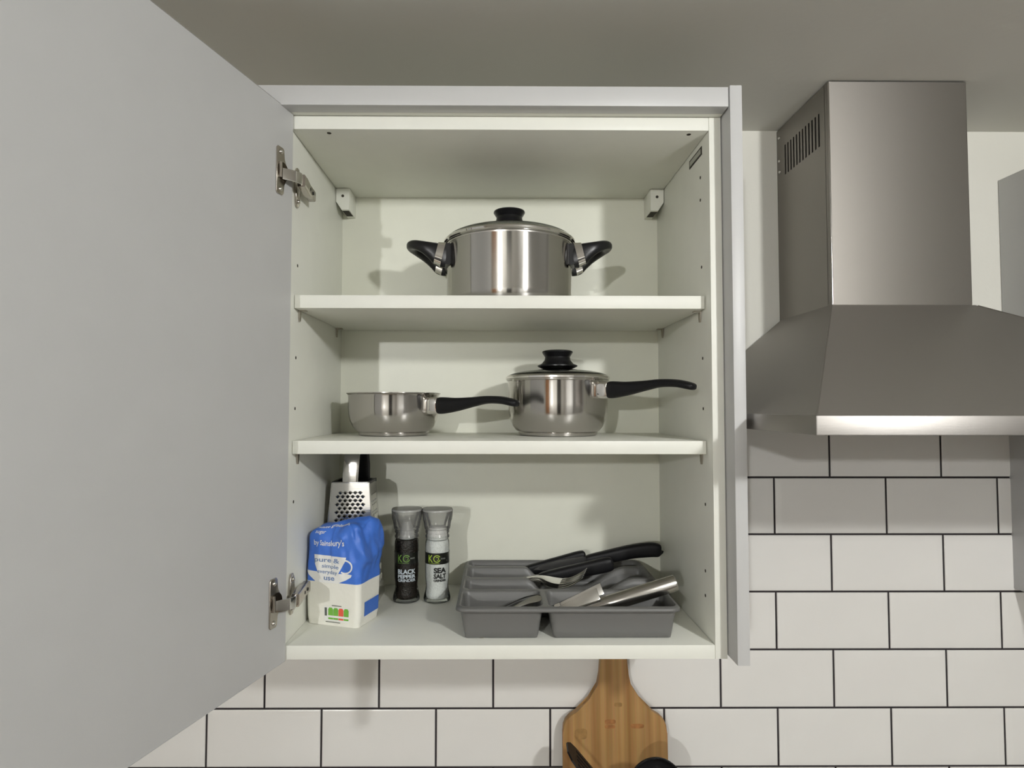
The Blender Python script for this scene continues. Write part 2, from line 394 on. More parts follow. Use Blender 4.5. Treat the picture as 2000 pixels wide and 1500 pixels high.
# rim band
bm = bmesh.new(); add_box(bm, HX0, HX1, HYF, YW - .001, HZ0, HZ1, .0012, 2); sharp(bm_obj('rim', bm, STEEL_RIM, hood), 40)
box('grease_filter', HX0 + .03, HX1 - .03, HYF + .04, YW - .04, HZ0 - .002, HZ0 + .001, STEEL_DARK, hood)
# sloping canopy: four-sided pyramid up to the chimney, folded corners
b0 = [(HX0 + .001, HYF + .001), (HX1 - .001, HYF + .001), (HX1 - .001, YW - .001), (HX0 + .001, YW - .001)]
t0 = [(CX0 - .002, CYF - .002), (CX1 + .002, CYF - .002), (CX1 + .002, YW - .001), (CX0 - .002, YW - .001)]
v = [(x, y, HZ1) for x, y in b0] + [(x, y, CZ0) for x, y in t0]
canopy = pyd('canopy', v, [(0, 1, 5, 4), (1, 2, 6, 5), (2, 3, 7, 6), (3, 0, 4, 7), (4, 5, 6, 7)], STEEL, hood)
for a, b in ((0, 4), (1, 5)):
    P, Q = Vector(v[a]), Vector(v[b])
    tube('fold_seam', [P + (Q - P) * .01, P + (Q - P) * .99], (.0011, .0011), STEEL, canopy, 8)
# chimney front sheet with rounded returns
r = .0022; prof = [(CX0, CYF + .012)]
prof += [(CX0 + r - r * math.cos(a), CYF + r - r * math.sin(a)) for a in [i * PI / 12 for i in range(7)]]
prof += [(CX1 - r + r * math.sin(a), CYF + r - r * math.cos(a)) for a in [i * PI / 12 for i in range(7)]]
prof += [(CX1, CYF + .012)]
ZC1 = CEIL - .0025
v = [(x, y, CZ0) for x, y in prof] + [(x, y, ZC1) for x, y in prof]; n = len(prof)
chim = pyd('chimney', v, [(k, k + 1, n + k + 1, n + k) for k in range(n - 1)], STEEL, hood, smooth=True); sharp(chim, 50)
tube('corner_highlight', [(CX0 + .0006, CYF + .0006, CZ0 + .001), (CX0 + .0006, CYF + .0006, ZC1 - .001)], (.0013, .0013), PANSTEEL, chim, 10, upv=(1, 0, 0))  # shiny steel bead added to draw the corner's highlight line
# chimney sides, the left one with twelve cut vent slots
ys = [.1575 + i * (.2745 - .1575) / 11 for i in range(12)]; sz0, sz1, sw = .7305, .7845, .0024
v = []; f = []
def quad(y0, y1, z0, z1, x):
    k = len(v); v.extend([(x, y0, z0), (x, y1, z0), (x, y1, z1), (x, y0, z1)]); f.append((k, k + 3, k + 2, k + 1))
ya, yz = CYF + .011, YP - .0005
quad(ya, yz, CZ0, sz0, CX0); quad(ya, yz, sz1, ZC1, CX0)
edges = [ya] + [e for y in ys for e in (y - sw, y + sw)] + [yz]
for k in range(0, len(edges), 2): quad(edges[k], edges[k + 1], sz0, sz1, CX0)
for y in ys:      # sheet thickness inside each slot
    for yy in (y - sw, y + sw):
        k = len(v); v.extend([(CX0, yy, sz0), (CX0 + .0012, yy, sz0), (CX0 + .0012, yy, sz1), (CX0, yy, sz1)]); f.append((k, k + 1, k + 2, k + 3))
side = pyd('side_sheet', v, f, STEEL, chim); side['label'] = 'steel side with twelve vertical vent slots'
pyd('side_sheet', [(CX1, ya, CZ0), (CX1, yz, CZ0), (CX1, yz, ZC1), (CX1, ya, ZC1)], [(0, 1, 2, 3)], STEEL, chim)
box('duct', CX0 + .012, CX1 - .012, CYF + .03, YP - .004, CZ0 + .001, ZC1, DARK, chim)  # near-black block: the shade inside the chimney put into its colour
for y, z in ((.296, .806), (.296, .7425), (.297, .763)):
    bm = bmesh.new(); bmesh.ops.create_uvsphere(bm, u_segments=12, v_segments=8, radius=.0028, matrix=Matrix.Translation((CX0 - .0002, y, z)))
    bm_obj('rivet', bm, CHROME, chim, smooth=True)

# ================================================================== PANS
def knob_prof(h):      # flange, waist, flared top
    return [(0, 0), (.019, 0), (.0325, .0062), (.0325, .0080), (.0262, .0105), (.0212, .0165), (.0203, .0215), (.0235, .0265), (.0250, .0290), (.0245, .0310), (.0215, .0322), (0, .0325)]
def pan_handle(parent, c, ang, r0, z0, length, mats, tipdz):
    """long bakelite handle leaving the body at plan angle ang; chrome ferrule at its root"""
    d = Vector((math.cos(ang), math.sin(ang), 0)); C = Vector((c[0], c[1], 0))
    def P(s, z): return C + d * (r0 + s) + Vector((0, 0, z))
    fer = tube('ferrule', [P(-.003, z0), P(.004, z0), P(.022, z0), P(.0225, z0)], [(.0095, .0135), (.0095, .0135), (.0085, .0125), (.008, .012)], CHROME, parent, 24, power=5)
    ctrl = [(.0215, 0, .0085, .0122), (.030, .0005, .0098, .0128), (.055, .002, .0094, .0103), (.085, .006, .0092, .0074), (.110, .0095, .0098, .0058), (.135, .0095, .0108, .0055), (.152, .0070, .0108, .0053), (.161, .0050, .0085, .0046), (.164, .0045, .004, .0025)]
    cs = spline(ctrl, 40)
    k = length / .164
    return tube('handle', [P(a * k, z0 + b + tipdz * (a / .164) ** 2) for a, b, _, _ in cs], [(p_, q_) for _, _, p_, q_ in cs], BLACKM, parent, 20, power=2.8)
SH2 = .2652
# open saucepan
c = (.1107, .180, SH2)
pan = thing('saucepan', 'small open stainless saucepan without a lid, on the middle shelf', 'saucepan', c)
prof = [(0, .0004), (.052, .0004), (.0553, .0016), (.0560, .0052), (.0556, .0060), (.0600, .0086), (.0648, .0145), (.0688, .023), (.0712, .0335), (.0720, .045), (.0722, .0625), (.0728, .0650), (.0752, .0668), (.0752, .0678), (.0735, .0676), (.0714, .0640), (.0712, .045), (.070, .033), (.066, .020), (.058, .010), (.045, .0075), (0, .0070)]
lathe('body', prof, c, PANSTEEL, pan, 96, angle=30)
pan_handle(pan, c, math.radians(-33), .0705, SH2 + .0475, .164, None, -.002)
# saucepan with lid
c = (.3757, .185, SH2)
pan = thing('saucepan', 'stainless saucepan with a glass lid and black knob, on the middle shelf', 'saucepan', c)
prof = [(0, .0004), (.060, .0004), (.0632, .0016), (.0640, .0056), (.0636, .0064), (.0680, .0090), (.0728, .0150), (.0772, .025), (.0797, .0375), (.0806, .052), (.0808, .0845), (.0812, .0870), (.0828, .0885), (.0828, .0895), (.0810, .0893), (.0798, .0850), (.0796, .052), (.078, .035), (.072, .018), (.062, .010), (.050, .0075), (0, .0070)]
lathe('body', prof, c, PANSTEEL, pan, 96, angle=30)
pan_handle(pan, c, math.radians(-45), .079, SH2 + .0715, .162, None, -.003)
def lid(parent, c, R, zr, rise):
    g = [(R - .003, .004)] + [(R * math.cos(a), .004 + rise * math.sin(a)) for a in [i * PI / 2 / 14 for i in range(1, 14)]] + [(0, .004 + rise)]
    g2 = [(R - .0035, .0055)] + g[1:]
    L = lathe('lid', g2, (c[0], c[1], c[2] + zr), GLASS, parent, 72, angle=60)
    rim = [(R - .004, .0005), (R + .0004, .0), (R + .0022, .0012), (R + .0022, .0042), (R - .0005, .0068), (R - .0045, .0072), (R - .005, .006), (R - .004, .0025)]
    lathe('lid_rim', rim, (c[0], c[1], c[2] + zr), CHROME, L, 96, close=True, angle=40)
    lathe('lid_seat', [(R - .002, -.004), (R - .0012, .0006), (R - .006, .0008), (R - .006, -.004)], (c[0], c[1], c[2] + zr), PANBASE, L, 72, close=True)
    lathe('knob', knob_prof(0), (c[0], c[1], c[2] + zr + .004 + rise - .0018), BLACK, L, 48, angle=40)
lid(pan, c, .0822, .0895, .0135)
# casserole on the top shelf
c = (.2965, .152, .4637)
pot = thing('casserole_pot', 'wide stainless casserole with two black side handles, on the top shelf', 'cooking pot', c)
prof = [(0, .0004), (.090, .0004), (.0945, .002), (.0975, .008), (.0985, .018), (.0988, .0985), (.0995, .1005), (.1015, .1018), (.1015, .1026), (.0990, .1024), (.0978, .0985), (.0975, .018), (.093, .006), (0, .005)]
lathe('body', prof, c, POTSTEEL, pot, 128, angle=30)
lid(pot, c, .1015, .1026, .0215)
for s_ in (-1, 1):
    zc_ = c[2] + .082
    tilt = -.10
    def H(rr, tt, z):       # rr outwards, tt tangential
        a = 0 if s_ > 0 else PI
        a += -s_ * .06
        d = Vector((math.cos(a), math.sin(a), 0)); q = Vector((-d.y, d.x, 0))
        return Vector((c[0], c[1], 0)) + d * rr + q * tt + Vector((0, 0, z))
    # closed loop grip: tall at the two roots, slim at the outer bow
    ctrl = []
    for tt, rr, dz, a, b in ((-.030, .100, -.004, .0065, .0185), (-.031, .108, -.003, .0070, .0180), (-.031, .118, .002, .0078, .0140), (-.028, .133, .009, .0085, .0092), (-.019, .146, .0145, .0085, .0074), (-.007, .1525, .0165, .0085, .0068), (.007, .1525, .0165, .0085, .0068), (.019, .146, .0145, .0085, .0074), (.028, .133, .009, .0085, .0092), (.031, .118, .002, .0078, .0140), (.031, .108, -.003, .0070, .0180), (.030, .100, -.004, .0065, .0185)):
        ctrl.append((rr, tt, dz, a, b))
    cs = spline(ctrl, 56)
    h = tube('handle', [H(a, b, zc_ + d) for a, b, d, _, _ in cs], [(p_, q_) for *_, p_, q_ in cs], BLACK, pot, 20, power=2.6)
    # web joining the two roots, and chrome bands
    tube('root_plate', [H(.0965, -.036, zc_ - .002), H(.0975, 0, zc_ - .002), H(.0965, .036, zc_ - .002)], [(.0055, .0165)] * 3, BLACK, h, 16, power=5)
    for q_ in (-1, 1):
        tube('chrome_band', [H(.1040, q_ * .0308, zc_ - .0030), H(.1145, q_ * .0312, zc_ - .0005)], [(.0085, .0195), (.0088, .0168)], CHROME, h, 20, power=3.2)

# ================================================================== CUTLERY TRAY
TXL, TXR, TYF, TYB, TZ = .2222, .5255, .0095, .2695, .0450
tray = thing('cutlery_tray', 'dark grey plastic cutlery tray on the cabinet floor', 'cutlery tray', (.374, .14, 0))
wells = [(.2290, .3390, .0165, .0890), (.3480, .5190, .0165, .0890), (.2290, .5190, .0985, .1530), (.2290, .5190, .1625, .2210), (.2290, .5190, .2305, .2630)]
FLOOR = .0022
def sd_round(x, y, w_, rad=.010):
    cx, cy = (w_[0] + w_[1]) / 2, (w_[2] + w_[3]) / 2; hx, hy = (w_[1] - w_[0]) / 2 - rad, (w_[3] - w_[2]) / 2 - rad
    dx, dy = abs(x - cx) - hx, abs(y - cy) - hy
    return math.hypot(max(dx, 0), max(dy, 0)) + min(max(dx, dy), 0) - rad
def land(x, y):
    h = TZ
    if .157 < y < .226: pass
    if .120 < y < .245 and .235 < x < .515:        # scooped dividers behind the front row
        k = smooth01((x - .322) / .042) * (1 - smooth01((x - .418) / .075))
        ky = smooth01((y - .120) / .02) * (1 - smooth01((y - .238) / .006))
        h = TZ - .0015 - .032 * k * ky
    elif .09 < y < .12 and .235 < x < .515: h = TZ - .001
    return h
def tray_z(x, y):
    h = land(x, y)
    d = min(sd_round(x, y, q) for q in wells)
    t = (-d) / .0095
    if t <= 0: return h
    t = min(1, t); t = 1 - (1 - t) ** 1.0
    s = t
    # steep wall then small fillet at the floor
    s = min(1.0, t * 1.25); s = s if s < .8 else .8 + (.2) * math.sin((s - .8) / .2 * PI / 2)
    return h + (FLOOR - h) * s
NX, NY = 190, 165
v = []; f = []
xs = [TXL + (TXR - TXL) * i / NX for i in range(NX + 1)]; ysv = [TYF + (TYB - TYF) * j / NY for j in range(NY + 1)]
for y in ysv:
    for x in xs:
        # round the outer corners of the rim
        rad = .016; xx, yy = x, y
        cx = min(max(x, TXL + rad), TXR - rad); cy = min(max(y, TYF + rad), TYB - rad)
        dx, dy = x - cx, y - cy; L_ = math.hypot(dx, dy); m_ = max(abs(dx), abs(dy))
        if L_ > 1e-9 and abs(dx) > 1e-9 and abs(dy) > 1e-9: xx, yy = cx + dx * m_ / L_, cy + dy * m_ / L_
        e = min(x - TXL, TXR - x, y - TYF, TYB - y)
        z = tray_z(xx, yy)
        if e < .0012: z -= .0060          # turned-down lip
        elif e < .0032: z -= .0012
        v.append((xx, yy, z))
for j in range(NY):
    for i in range(NX):
        a = j * (NX + 1) + i; f.append((a, a + 1, a + NX + 2, a + NX + 1))
shell = pyd('tray_shell', v, f, TRAYM, tray, smooth=True)
so = shell.modifiers.new('thickness', 'SOLIDIFY'); so.thickness = .0016; so.offset = -1

# ------------------------------------------------------------------ cutlery: local +X runs from the buried end to the raised end
def blade_knife(name, label, p0, p1, hl, hh, hw, bl, bend=0.0, group='black handled knives in the tray'):
    """p1 = free end of the handle, direction p0->p1; blade continues below p0"""
    P0, P1 = Vector(p0), Vector(p1); d = (P1 - P0).normalized()
    q = d.to_track_quat('X', 'Z')
    t = thing(name, label, 'knife', P1 - d * hl, group, q.to_euler())
    ctrl = [(0, 0, hw * .75, hh * .72), (.008, 0, hw * .9, hh * .86), (hl * .3, bend * .4, hw, hh * .95), (hl * .6, bend, hw, hh), (hl * .85, bend * .5, hw, hh * 1.06), (hl * .96, -bend * .6, hw * .92, hh * .95), (hl * .995, -bend, hw * .6, hh * .62), (hl, -bend, hw * .3, hh * .3)]
    cs = spline(ctrl, 30)
    tube('handle', [(a, 0, b) for a, b, _, _ in cs], [(x, y) for _, _, x, y in cs], BLACKM, t, 18, power=3.2, local=True)
    pts = [(.004, hh * .55), (-.006, hh * .7), (-bl * .5, hh * .75), (-bl * .85, hh * .4), (-bl, -.001), (-bl * .6, -hh * .6), (-.02, -hh * .8), (-.004, -hh * .75), (.004, -hh * .3)]
    prism('blade', pts, lambda u, w_, dd: (u, dd, w_), -.0007, .0007, CUTLERY, t, local=True)
    return t
blade_knife('kitchen_knife', 'short black-handled knife at the back of the tray, left of the big knife', (.345, .238, .0385), (.4275, .234, .0605), .105, .0095, .0075, .055)
blade_knife('kitchen_knife', 'black-handled knife lying lowest, just behind the stacked forks', (.352, .193, .0335), (.466, .190, .0585), .122, .0112, .0085, .05)
blade_knife('kitchen_knife', 'largest black-handled knife, its thick handle end overhanging the tray to the right', (.437, .222, .0560), (.549, .212, .0765), .125, .0112, .0088, .09, .003)
def ribbon(bm, ctrl, n, th):
    """flat bar in local X; ctrl: (x, z, halfwidth)"""
    cs = spline(ctrl, n); rows = []
    for i, (x, z, hw) in enumerate(cs):
        rows.append([bm.verts.new((x, -hw, z)), bm.verts.new((x, 0, z + th * .6)), bm.verts.new((x, hw, z)), bm.verts.new((x, 0, z - th))])
    for a, b in zip(rows, rows[1:]):
        for k in range(4): bm.faces.new((a[k], a[(k + 1) % 4], b[(k + 1) % 4], b[k]))
    bm.faces.new(rows[0][::-1]); bm.faces.new(rows[-1])
def fork_meshes():
    bm = bmesh.new()
    ribbon(bm, [(-.118, -.003, .007), (-.112, -.003, .0075), (-.08, -.002, .0055), (-.03, .001, .0032), (-.012, .001, .003), (0, -.0010, .0045), (.010, -.0062, .0095), (.020, -.0110, .0115), (.030, -.0142, .0118)], 40, .0014)
    h = bpy.data.meshes.new('fork_handle'); bmesh.ops.recalc_face_normals(bm, faces=bm.faces[:]); bm.to_mesh(h); bm.free()
    bm = bmesh.new(); ts = []
    bm = bmesh.new()
    ribbon(bm, [(.028, -.0140, .0016), (.040, -.0150, .0015), (.053, -.0130, .0013), (.066, -.0085, .0009), (.073, -.0052, .0004)], 14, .0012)
    t = bpy.data.meshes.new('fork_tine'); bmesh.ops.recalc_face_normals(bm, faces=bm.faces[:]); bm.to_mesh(t); bm.free()
    for m_ in (h, t):
        m_.materials.append(CUTLERY)
        for p_ in m_.polygons: p_.use_smooth = True
        m_.set_sharp_from_angle(angle=math.radians(50))
    return h, t
fh, ft = fork_meshes()
for i, lab in enumerate(('stainless fork at the bottom of the nested stack in the tray', 'stainless fork second from the bottom of the nested stack in the tray', 'stainless fork on top of the nested stack in the tray')):
    t = thing('fork', lab, 'fork', (.3435 + .0012 * i, .1540 + .0015 * i, .0420 + .0026 * i), 'forks nested in the tray', (.12, -.265, -.36 + .02 * (i - 1)))
    b = bpy.data.objects.new('handle', fh); link(b, t, True)
    for k in range(4):
        q = bpy.data.objects.new('tine', ft); link(q, t, True); q.location = (0, (-1.5 + k) * .0067, 0)
# flat-handled table knives in the right front well
def table_knife(label, p, rot):
    t = thing('butter_spreader', label, 'knife', p, 'spreaders in the tray', rot)
    bm = bmesh.new(); out = [(0, -.0042), (.03, -.0055), (.058, -.0078), (.0645, -.0082), (.0652, .0082), (.059, .0078), (.03, .0055), (0, .0042)]
    add_prism(bm, out, lambda u, w_, d: (u, d, w_), -.0016, .0016, .0008); bm_obj('handle', bm, CUTLERY, t, True, angle=40)
    bm = bmesh.new(); add_prism(bm, [(.002, -.004), (-.006, -.0045), (-.010, 0), (-.008, .004), (.002, .004)], lambda u, w_, d: (u, d, w_), -.0006, .0006); bm_obj('blade', bm, CUTLERY, t, True)
table_knife('flat-handled stainless spreader nearer the front of the tray', (.3605, .058, .0245), (-.55, -.38, .03))
table_knife('flat-handled stainless spreader, farther back beside the round handle', (.3690, .078, .0265), (-.5, -.37, .02))
# hollow round-handled peeler
P0, P1 = Vector((.385, .064, .0185)), Vector((.5305, .060, .0640)); d = (P1 - P0).normalized()
t = thing('vegetable_peeler', 'thick round stainless handle leaning on the right tray rim', 'peeler', P0, None, d.to_track_quat('X', 'Z').to_euler())
L_ = (P1 - P0).length
bm = bmesh.new(); pr = [(0, .0), (.0095, .0), (.0112, .004), (.0114, L_ - .003), (.0108, L_ - .0008), (.0096, L_), (.0088, L_ - .001), (.0086, L_ - .02), (0, L_ - .02)]
add_lathe(bm, pr, n=40); bmesh.ops.rotate(bm, verts=bm.verts[:], cent=(0, 0, 0), matrix=Matrix.Rotation(PI / 2, 3, 'Y'))
bm_obj('handle', bm, PANBASE, t, True, angle=40)
bm = bmesh.new(); add_lathe(bm, [(0, -.001), (.0088, -.001), (.0092, .0015), (.0112, .0038), (.0117, .006), (.0117, .012), (.0112, .0125)], n=32); bmesh.ops.rotate(bm, verts=bm.verts[:], cent=(0, 0, 0), matrix=Matrix.Rotation(PI / 2, 3, 'Y'))
bm_obj('collar', bm, BLACK, t, True, angle=40)
bm = bmesh.new(); add_prism(bm, [(.001, -.005), (-.03, -.007), (-.034, 0), (-.03, .007), (.001, .005)], lambda u, w_, dd: (u, w_, dd), -.0006, .0006); bm_obj('blade', bm, CUTLERY, t, True)
# teaspoons in the left front well
def teaspoon(label, p, rot):
    t = thing('teaspoon', label, 'spoon', p, 'teaspoons in the tray', rot)
    bm = bmesh.new(); ribbon(bm, [(0, 0, .0022), (.02, .003, .0024), (.042, .0045, .0042), (.056, .003, .0060), (.062, .0015, .0045), (.064, .001, .002)], 30, .0013)
    bm_obj('handle', bm, CUTLERY, t, True, angle=50)
    bm = bmesh.new(); bmesh.ops.create_uvsphere(bm, u_segments=28, v_segments=16, radius=1)
    bmesh.ops.delete(bm, geom=[q for q in bm.verts if q.co.z > .05], context='VERTS')
    for q in bm.verts: q.co = Vector((-.019 + q.co.x * .021, q.co.y * .0135, .001 + q.co.z * .006))
    o = bm_obj('bowl', bm, CUTLERY, t, True, smooth=True); s_ = o.modifiers.new('thickness', 'SOLIDIFY'); s_.thickness = .001
teaspoon('stainless teaspoon on the near side of the small front compartment', (.281, .050, .0215), (.5, -.38, .03))
teaspoon('stainless teaspoon crossing behind the other in the small front compartment', (.279, .068, .0235), (-.35, -.34, -.04))
t = thing('bottle_opener', 'dark steel handled tool lying in the small front compartment', 'opener', (.282, .036, .0130), None, (.3, -.33, .06))
bm = bmesh.new(); ribbon(bm, [(-.015, 0, .008), (0, 0, .005), (.02, .002, .0045), (.04, .002, .0065), (.052, .001, .006), (.055, .0005, .003)], 24, .003); bm_obj('handle', bm, NICKEL, t, True, angle=50)
bm = bmesh.new(); add_tube(bm, [(-.023 + .010 * math.cos(a), .010 * math.sin(a), 0) for a in [2 * PI * k / 24 for k in range(24)]], (.0022, .0018), 8, closed=True); bm_obj('loop', bm, NICKEL, t, True, smooth=True)

# ================================================================== TEXT HELPER
def text_mesh(body, bold=0.0, spacing=1.0, res=3):
    cu = bpy.data.curves.new('lettering', 'FONT'); cu.body = body; cu.size = 1.0; cu.offset = bold; cu.space_character = spacing
    cu.resolution_u = res; cu.fill_mode = 'FRONT'
    o = bpy.data.objects.new('lettering_tmp', cu); COL.objects.link(o)
    dg = bpy.context.evaluated_depsgraph_get(); me = bpy.data.meshes.new_from_object(o.evaluated_get(dg))
    bpy.data.objects.remove(o); bpy.data.curves.remove(cu)
    return me
def lettering(body, s0, s1, z0, z1, fn, mat, parent, bold=0.0, spacing=1.0, name='lettering'):
    """fit the text into the rectangle [s0,s1]x[z0,z1] of a surface and lay it on with fn(s, z)"""
    me = text_mesh(body, bold, spacing)
    bm = bmesh.new(); bm.from_mesh(me); bpy.data.meshes.remove(me)
    bmesh.ops.triangulate(bm, faces=bm.faces[:])
    xs = [q.co.x for q in bm.verts]; ys_ = [q.co.y for q in bm.verts]
    a, b, c_, d_ = min(xs), max(xs), min(ys_), max(ys_)
    for q in bm.verts:
        q.co.x = s0 + (q.co.x - a) / (b - a) * (s1 - s0); q.co.y = z0 + (q.co.y - c_) / (d_ - c_) * (z1 - z0)
    for k in range(2):
        bmesh.ops.subdivide_edges(bm, edges=[e for e in bm.edges if e.calc_length() > .0028], cuts=1)
    for q in bm.verts: q.co = fn(q.co.x, q.co.y)
    me = bpy.data.meshes.new(name); bm.to_mesh(me); bm.free()
    return mesh_obj(name, me, mat, parent)
def decal(pts, fn, mat, parent, name, cuts=2):
    """flat printed patch from a 2-D outline laid on a surface"""
    bm = bmesh.new(); bm.faces.new([bm.verts.new((a, b, 0)) for a, b in pts]); bmesh.ops.triangulate(bm, faces=bm.faces[:])
    for k in range(5):
        es = [e for e in bm.edges if e.calc_length() > .004]
        if not es: break
        bmesh.ops.subdivide_edges(bm, edges=es, cuts=1); bmesh.ops.triangulate(bm, faces=bm.faces[:])
    for q in bm.verts: q.co = fn(q.co.x, q.co.y)
    me = bpy.data.meshes.new(name); bm.to_mesh(me); bm.free()
    return mesh_obj(name, me, mat, parent)

# ================================================================== SUGAR BAG
BO = Vector((.0030, .0840, .0004)); BU = Vector((.9537, -.3007, 0)); BV = Vector((.3007, .9537, 0)); BW, BD, BR = .0850, .0600, .007
def rr_path(n=120):
    """rounded rectangle outline from the front-left corner along the front, anticlockwise"""
    pts = []
    segs = [((BR, 0), (BW - BR, 0)), ((BW, BR), (BW, BD - BR)), ((BW - BR, BD), (BR, BD)), ((0, BD - BR), (0, BR))]
    cen = [(BW - BR, BR), (BW - BR, BD - BR), (BR, BD - BR), (BR, BR)]
    for k in range(4):
        a, b = segs[k]
        for i in range(26):
            t_ = i / 25; pts.append((a[0] + (b[0] - a[0]) * t_, a[1] + (b[1] - a[1]) * t_))
        for i in range(1, 6):
            th = -PI / 2 + k * PI / 2 + i / 6 * PI / 2; pts.append((cen[k][0] + BR * math.cos(th), cen[k][1] + BR * math.sin(th)))
    return pts
RRP = rr_path(); acc = [0.0]
for a, b in zip(RRP, RRP[1:] + RRP[:1]): acc.append(acc[-1] + math.hypot(b[0] - a[0], b[1] - a[1]))
PER = acc[-1]
def rr_at(s):
    s = (s - BR) % PER                      # s = 0 at the (sharp) front-left corner
    import bisect
    k = min(bisect.bisect_right(acc, s) - 1, len(RRP) - 1); t_ = (s - acc[k]) / max(1e-9, acc[k + 1] - acc[k])
    a, b = RRP[k], RRP[(k + 1) % len(RRP)]
    return a[0] + (b[0] - a[0]) * t_, a[1] + (b[1] - a[1]) * t_
ZS = .117                                     # shoulder where the folded top begins
def bag(s, t, out=0.0):
    u, w_ = rr_at(s)
    cx, cy = BW / 2, BD / 2; dx, dy = u - cx, w_ - cy
    if t <= ZS: z = t; ins = 0.0
    else:
        ph = min((t - ZS) / .024, PI / 2); z = ZS + .020 * math.sin(ph); ins = .020 * (1 - math.cos(ph))
        ex = max(0.0, (t - ZS) - .024 * PI / 2); ins += ex
    k = max(.0, 1 - ins / (BD / 2)); kx = max(0.0, 1 - ins / (BW / 2))
    x, y = dx * (kx if k > 0 else 0), dy * k
    rel = t / ZS
    bul = 1 + .035 * math.sin(min(1, rel) * PI) + .05 * smooth01((t - .06) / .05) * (1 if dx > 0 else .0)
    base = 1 - .03 * (1 - smooth01(t / .012))
    x *= bul * base; y *= bul * base
    if dx < 0: x = max(x, -BW / 2 * 1.0)
    # crumples: stronger towards the top and the right-hand side
    side = smooth01((dx + .01) / .05)
    amp = .0007 + (.0026 + .0042 * side) * smooth01((t - .055) / .05)
    nz = noise.noise(Vector((x * 38 + 3.1, y * 38, t * 26))) + .5 * noise.noise(Vector((x * 90, y * 90 + 5, t * 60)))
    rdg = 1 - abs(noise.noise(Vector((x * 30 + y * 22, t * 34 + x * 20, 7.7)))) * 2.2
    L2 = math.hypot(dx, dy) + 1e-9
    disp = amp * nz + amp * .7 * max(0, rdg) * side + out
    x += dx / L2 * disp; y += dy / L2 * disp
    z += (.0095 * smooth01((dx + .025) / .05) + .006 * noise.noise(Vector((x * 45, y * 45, 2.2)))) * smooth01((t - .098) / .035) + out * smooth01((t - ZS) / .02)
    return BO + BU * (x + cx) + BV * (y + cy) + Vector((0, 0, z))
m, nt, b = mat_new('printed sugar paper'); N, Lk = nt.nodes, nt.links
tc = N.new('ShaderNodeTexCoord'); sp = N.new('ShaderNodeSeparateXYZ'); Lk.new(tc.outputs['Object'], sp.inputs[0])
gt = N.new('ShaderNodeMath'); gt.operation = 'GREATER_THAN'; gt.inputs[1].default_value = .0615; Lk.new(sp.outputs['Z'], gt.inputs[0])
mx = N.new('ShaderNodeMix'); mx.data_type = 'RGBA'; Lk.new(gt.outputs[0], mx.inputs['Factor'])
mx.inputs['A'].default_value = (.80, .79, .72, 1); mx.inputs['B'].default_value = (.050, .165, .62, 1); Lk.new(mx.outputs['Result'], b.inputs['Base Color'])
b.inputs['Roughness'].default_value = .45
nz = N.new('ShaderNodeTexNoise'); nz.inputs['Scale'].default_value = 90; nz.inputs['Detail'].default_value = 4; Lk.new(tc.outputs['Object'], nz.inputs['Vector'])
bp = N.new('ShaderNodeBump'); bp.inputs['Strength'].default_value = .5; bp.inputs['Distance'].default_value = .0015; Lk.new(nz.outputs['Fac'], bp.inputs['Height']); Lk.new(bp.outputs[0], b.inputs['Normal'])
SUGAR = m
sugar = thing('sugar_bag', 'blue and white paper sugar bag in front of the grater', 'sugar bag', (BO + BU * BW / 2 + BV * BD / 2).to_tuple())
NS = 150; ts_ = [i / 60 * ZS for i in range(61)] + [ZS + i / 26 * (.024 * PI / 2 + .0095) for i in range(1, 27)]
v = []; f = []
for t_ in ts_:
    for i in range(NS): v.append(bag(PER * i / NS, t_))
for j in range(len(ts_) - 1):
    for i in range(NS):
        a = j * NS + i; b_ = j * NS + (i + 1) % NS; f.append((a, b_, b_ + NS, a + NS))
f.append(tuple(range(NS))[::-1]); f.append(tuple((len(ts_) - 1) * NS + i for i in range(NS)))
body = pyd('paper_bag', v, f, SUGAR, sugar, smooth=True); sharp(body, 60)
PWHITE = pmat('white print', (.80, .80, .78), .5); PBLUE = pmat('blue print', (.045, .15, .55), .5); PSLATE = pmat('slate blue print', (.16, .24, .42), .5)
PGREEN = pmat('green print', (.16, .42, .05), .5); PRED = pmat('red print', (.75, .11, .06), .5); PGREYL = pmat('dark grey print', (.10, .11, .10), .5); PWARM = pmat('pale paper print', (.76, .75, .70), .5)
def bf(out): return lambda s, z: bag(s, z, out)
# cup, handle and saucer
decal([(.0135, .0990), (.0640, .0985), (.0625, .0930), (.0580, .0840), (.0515, .0720), (.0485, .0640), (.0470, .0610), (.0300, .0610), (.0265, .0660), (.0200, .0760), (.0155, .0880)], bf(.0007), PWHITE, body, 'printed_cup')
def ring2(cx, cz, ra, rb, wd, n=28, a0=-2.2, a1=2.4):
    o_ = [(cx + ra * math.cos(a0 + (a1 - a0) * k / n), cz + rb * math.sin(a0 + (a1 - a0) * k / n)) for k in range(n + 1)]
    i_ = [(cx + (ra - wd) * math.cos(a0 + (a1 - a0) * k / n), cz + (rb - wd) * math.sin(a0 + (a1 - a0) * k / n)) for k in range(n + 1)]
    return o_, i_
oo, ii = ring2(.0625, .0850, .0105, .0105, .0022)
bm = bmesh.new(); A_ = [bm.verts.new(bag(a, b_, .0007)) for a, b_ in oo]; B_ = [bm.verts.new(bag(a, b_, .0007)) for a, b_ in ii]
for k in range(len(A_) - 1): bm.faces.new((A_[k], A_[k + 1], B_[k + 1], B_[k]))
bm_obj('printed_cup_handle', bm, PWHITE, body)
